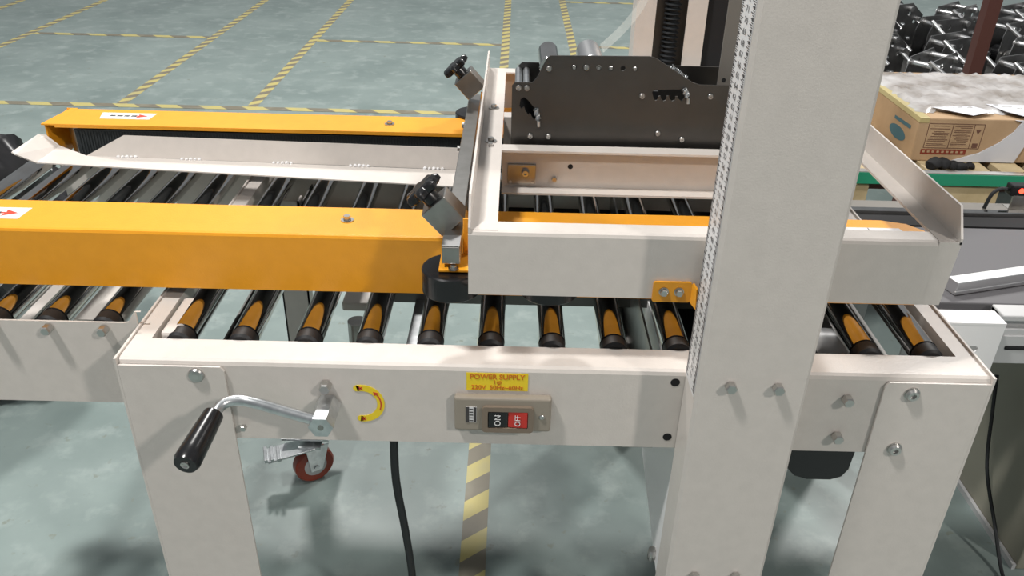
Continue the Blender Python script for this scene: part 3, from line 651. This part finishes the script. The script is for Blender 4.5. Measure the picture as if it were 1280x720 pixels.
# cables on the floor right
b=bm_(); tube(b,smooth_path([(.925,1.02,.012),(.86,1.00,.012),(.80,.96,.012),(.75,.90,.012),(.71,.8,.012)],8),.008,12); ca=obj('floor_cable',b,M_rubber,cat='cable',label='thick black cable curving across the floor at the bottom right corner')
b=bm_(); cyl(b,(.915,1.016,.017),(.955,1.028,.017),.015,16); obj('cable_plug',b,M_rubber,ca)
b=bm_(); tube(b,smooth_path([(.93,1.30,.30),(.925,1.27,.24),(.92,1.22,.14),(.925,1.15,.06),(.92,1.08,.008),(.90,.98,.006)],8),.0035,8); obj('thin_cable',b,M_rubber,cat='cable',label='thin black cable hanging down beside the olive grey cabinet')
# ================================================================ green edged conveyor with carton
K=thing('slat_conveyor','wooden slatted conveyor with a green edge strip under the cardboard carton','conveyor',(1.2,2.1,.36))
b=bm_(); box(b,.70,1.9,1.825,1.833,.470,.4985,.001); obj('green_strip',b,M_green,K)
b=bm_(); box(b,.70,1.9,1.826,1.846,.4985,.5005); obj('edge_trim',b,M_alum,K)
b=bm_(); box(b,.70,1.9,1.87,2.4,.44,.47); obj('conveyor_bed',b,M_maroon,K)
x=.72
sm=None
while x<1.75:
    b=bm_(); box(b,x,x+.062,1.848,2.4,.480,.4955,.001); obj('wood_slat',b,M_wood,K); x+=.088
for x0,x1 in ((.66,.845),(1.005,1.155)):
    b=bm_(); box(b,x0,x1,1.835,1.86,.42,.464,.002); obj('wood_block',b,M_wood,K)
for x in (.75,1.6):
    b=bm_(); box(b,x,x+.04,2.2,2.24,0,.44); obj('conveyor_leg',b,M_olive,K)
b=bm_(); 
for k,(x,y,z,r_) in enumerate(((1.000,1.868,.508,.018),(1.022,1.872,.507,.018),(1.045,1.870,.505,.014),(1.066,1.866,.504,.015),(1.088,1.872,.503,.012))):
    bmesh.ops.create_icosphere(b,subdivisions=3,radius=r_,matrix=Matrix.Translation((x,y,z))@Matrix.Diagonal((1.1,.9,.75,1)))
for v in b.verts:
    n=math.sin(v.co.x*230+v.co.y*170)*.0012+math.sin(v.co.z*300+v.co.x*90)*.0012; v.co+=Vector((n,n,n)); v.co.z=max(v.co.z,.4957)
obj('black_putty',b,M_void,cat='lump',label='small black lump of tape or putty lying in front of the carton')
# carton
CB=thing('carton','opened brown cardboard carton with printed side panel, covered in plastic wrap and white foam','carton',(1.2,2.12,.4957))
cx0,cx1,cy0,cy1,cz0,cz1=.965,1.50,1.918,2.335,.4957,.603
b=bm_(); box(b,cx0,cx1,cy0,cy1,cz0,cz1,.003); obj('box_body',b,M_card,CB)
b=bm_(); plate(b,[(1.188,cz1),(1.205,cz1-.004),(1.193,.575),(1.165,.546),(1.125,.520),(1.060,.498),(1.215,.498),(1.235,.56),(1.26,cz1)],[],'y',cy0-.004,cy0-.0005); obj('foam_sheet',b,M_foam,CB)
b=bm_(); rnd=random.Random(3); nx,ny=40,26; g=[]
for i in range(nx+1):
    row=[]
    for j in range(ny+1):
        x=.975+(.52)*i/nx; y=cy0+.045+.35*j/ny
        e=min(i,nx-i,j,ny-j); z=cz1+.001+(.0 if e==0 else .005+.008*abs(math.sin(i*.9+j*.35+2*rnd.random()))*rnd.random())
        if e==0: x+=rnd.uniform(-.01,.01); y+=rnd.uniform(-.012,.012)
        row.append(b.verts.new((x,y,z)))
    g.append(row)
for i in range(nx):
    for j in range(ny): b.faces.new((g[i][j],g[i+1][j],g[i+1][j+1],g[i][j+1]))
for fc in b.faces: fc.smooth=True
obj('plastic_wrap',b,M_wrap,CB,fix=False)
b=bm_(); plate(b,[(1.010,1.975),(1.085,1.915),(1.150,1.95),(1.12,1.99)],[],'z',cz1+.009,cz1+.0096); plate(b,[(1.16,2.01),(1.42,2.0),(1.42,1.918),(1.205,1.918),(1.18,1.95)],[],'z',cz1+.0095,cz1+.0103); obj('paper_sheet',b,M_foam,CB)
b=bm_(); box(b,.99,1.0,0,0,0,0); b.free(); b=bm_()
fy0,fy1=cy0-.0006,cy0-.0002
def ln(x0,x1,z0,z1): box(b,x0,x1,fy0,fy1,z0,z1)
for z in (.530,.590): ln(.989,1.122,z-.0006,z+.0006)
for x in (.989,1.047,1.098,1.122): ln(x-.0006,x+.0006,.530,.590)
rr=random.Random(5)
for x0,x1 in ((.993,1.042),(1.051,1.094)):
    z=.585
    while z>.533:
        L=rr.uniform(.5,1)*(x1-x0); xs=x0+rr.uniform(0,(x1-x0-L)); ln(xs,xs+L,z-.0012,z); z-=rr.choice((.0038,.0045,.007))
plate(b,[(1.104,.576),(1.116,.576),(1.110,.566)],[],'y',fy0,fy1); ln(1.104,1.117,.532,.543)
obj('printed_panel',b,M_cardd,CB)
b=bm_(); box(b,.985,1.094,fy0,fy1,.514,.5265); obj('printed_red_bar',b,M_cardr,CB)
b=bm_()
for k in range(9): box(b,.989+k*.0115,.995+k*.0115,fy0-.0004,fy0,.518,.523)
obj('printed_characters',b,M_card,CB)
b=bm_(); plate(b,[(2.018+.048*math.cos(2*PI*k/20),.5345+.016*math.sin(2*PI*k/20)) for k in range(20)],[],'x',cx0-.0006,cx0-.0002); plate(b,[(1.955,.563),(2.05,.560),(2.05,.568),(1.955,.572)],[],'x',cx0-.0006,cx0-.0002); obj('printed_emblem',b,M_blue,CB)
b=bm_(); box(b,cx0-.001,cx0+.022,cy0-.001,cy0+.30,cz1-.012,cz1+.0008,.001); obj('packing_tape_strip',b,mat('brown_tape',(.5,.42,.2),.3),CB)
# ================================================================ rack with spare tape heads
Rk=thing('steel_rack','low maroon steel rack holding many spare tape heads behind the carton','rack',(2.3,3.6,0))
b=bm_(); box(b,1.38,3.6,2.72,4.8,.22,.25); obj('shelf',b,M_plate,Rk)
for y in (2.70,):
    b=bm_(); box(b,1.36,3.6,y-.02,y+.02,.20,.29); obj('rack_beam',b,M_maroon,Rk)
b=bm_(); box(b,1.345,1.38,2.68,4.8,.20,.29); obj('rack_beam',b,M_maroon,Rk)
for x,y in ((1.345,2.68),(1.472,2.70),(1.345,4.78),(3.5,2.68)):
    b=bm_(); box(b,x,x+.042,y,y+.04,0,.29 if x!=1.472 else 1.2); obj('rack_post',b,M_maroon,Rk)
def spare(loc,rz,label,first=None):
    if first:
        c=first.copy(); C.objects.link(c); c.location=loc; c.rotation_euler=(0,0,rz); c['label']=label
        for k in first.children: d=k.copy(); C.objects.link(d); d.parent=c
        return c
    h=thing('spare_tape_head',label,'tape head',(0,0,0),'spare tape heads on the rack')
    holes=[circ(-.04,.16,.012),circ(.05,.15,.010),circ(.0,.09,.014),circ(.09,.11,.009)]
    for y in (-.045,.045):
        b=bm_(); plate(b,[(-.14,0),(-.14,.13),(-.12,.19),(.06,.20),(.14,.14),(.14,0)],holes,'y',y,y+.003); obj('side_plate',b,M_spare,h)
    for x,z,r_ in ((-.10,.165,.011),(.045,.175,.012),(.105,.125,.010)):
        b=bm_(); cyl(b,(x,-.065,z),(x,.06,z),r_,14,bev=.001); obj('roller_rod',b,M_alum,h)
    b=bm_(); cyl(b,(-.125,-.03,.185),(-.085,-.15,.105),.0085,12); obj('guide_rod',b,M_alum,h); b=bm_(); cyl(b,(.10,-.03,.13),(.135,-.14,.05),.0085,12); obj('guide_rod',b,M_alum,h)
    b=bm_(); cyl(b,(-.05,-.04,.04),(-.05,.04,.04),.035,20); box(b,0,.1,-.03,.03,.01,.09,.01); obj('inner_mechanism',b,M_black,h)
    b=bm_(); lathe(b,Vector((-.08,-.048,.04)),Matrix.Rotation(R(90),3,'X'),[(.03,0),(.03,.008),(.02,.014),(.008,.018)],18); obj('knob',b,M_brush,h)
    for k in range(4):
        b=bm_(); xx=-.09+k*.055; lathe(b,Vector((xx,-.046,.03+.035*(k%3))),Matrix.Rotation(R(90),3,'X'),[(.011,0),(.011,.006),(.007,.012),(.002,.014)],12); obj('nut',b,M_zinc,h)
    h.location=loc; h.rotation_euler=(0,0,rz); return h
names=['front row','second row','third row','fourth row','back row']; cols=['leftmost','second from left','third from left','fourth from left','rightmost']
first=None; rn=random.Random(11)
for j in range(5):
    for i in range(5):
        loc=(1.53+i*.34+(j%2)*.12+rn.uniform(-.02,.02),2.86+j*.36+rn.uniform(-.03,.03),.25); rz=R(28+rn.uniform(-14,14))
        o=spare(loc,rz,f'spare steel tape head on the rack, {cols[i]} in the {names[j]}',first)
        if not first: first=o
# black bag at left
b=bm_(); bmesh.ops.create_icosphere(b,subdivisions=5,radius=1)
from mathutils import noise as NZ
for v in b.verts:
    p=v.co.copy(); n=NZ.noise(p*2.3)*.16+NZ.noise(p*6)*.09+NZ.noise(p*14)*.05
    v.co=Vector((p.x*.20,p.y*.22,p.z*.30))*(1+n)+Vector((-1.185,1.67,.285))
    v.co.z=max(v.co.z,0)
for fc in b.faces: fc.smooth=True
obj('black_bag',b,M_bag,cat='bag',label='crumpled black plastic bag standing beyond the left end of the rollers')
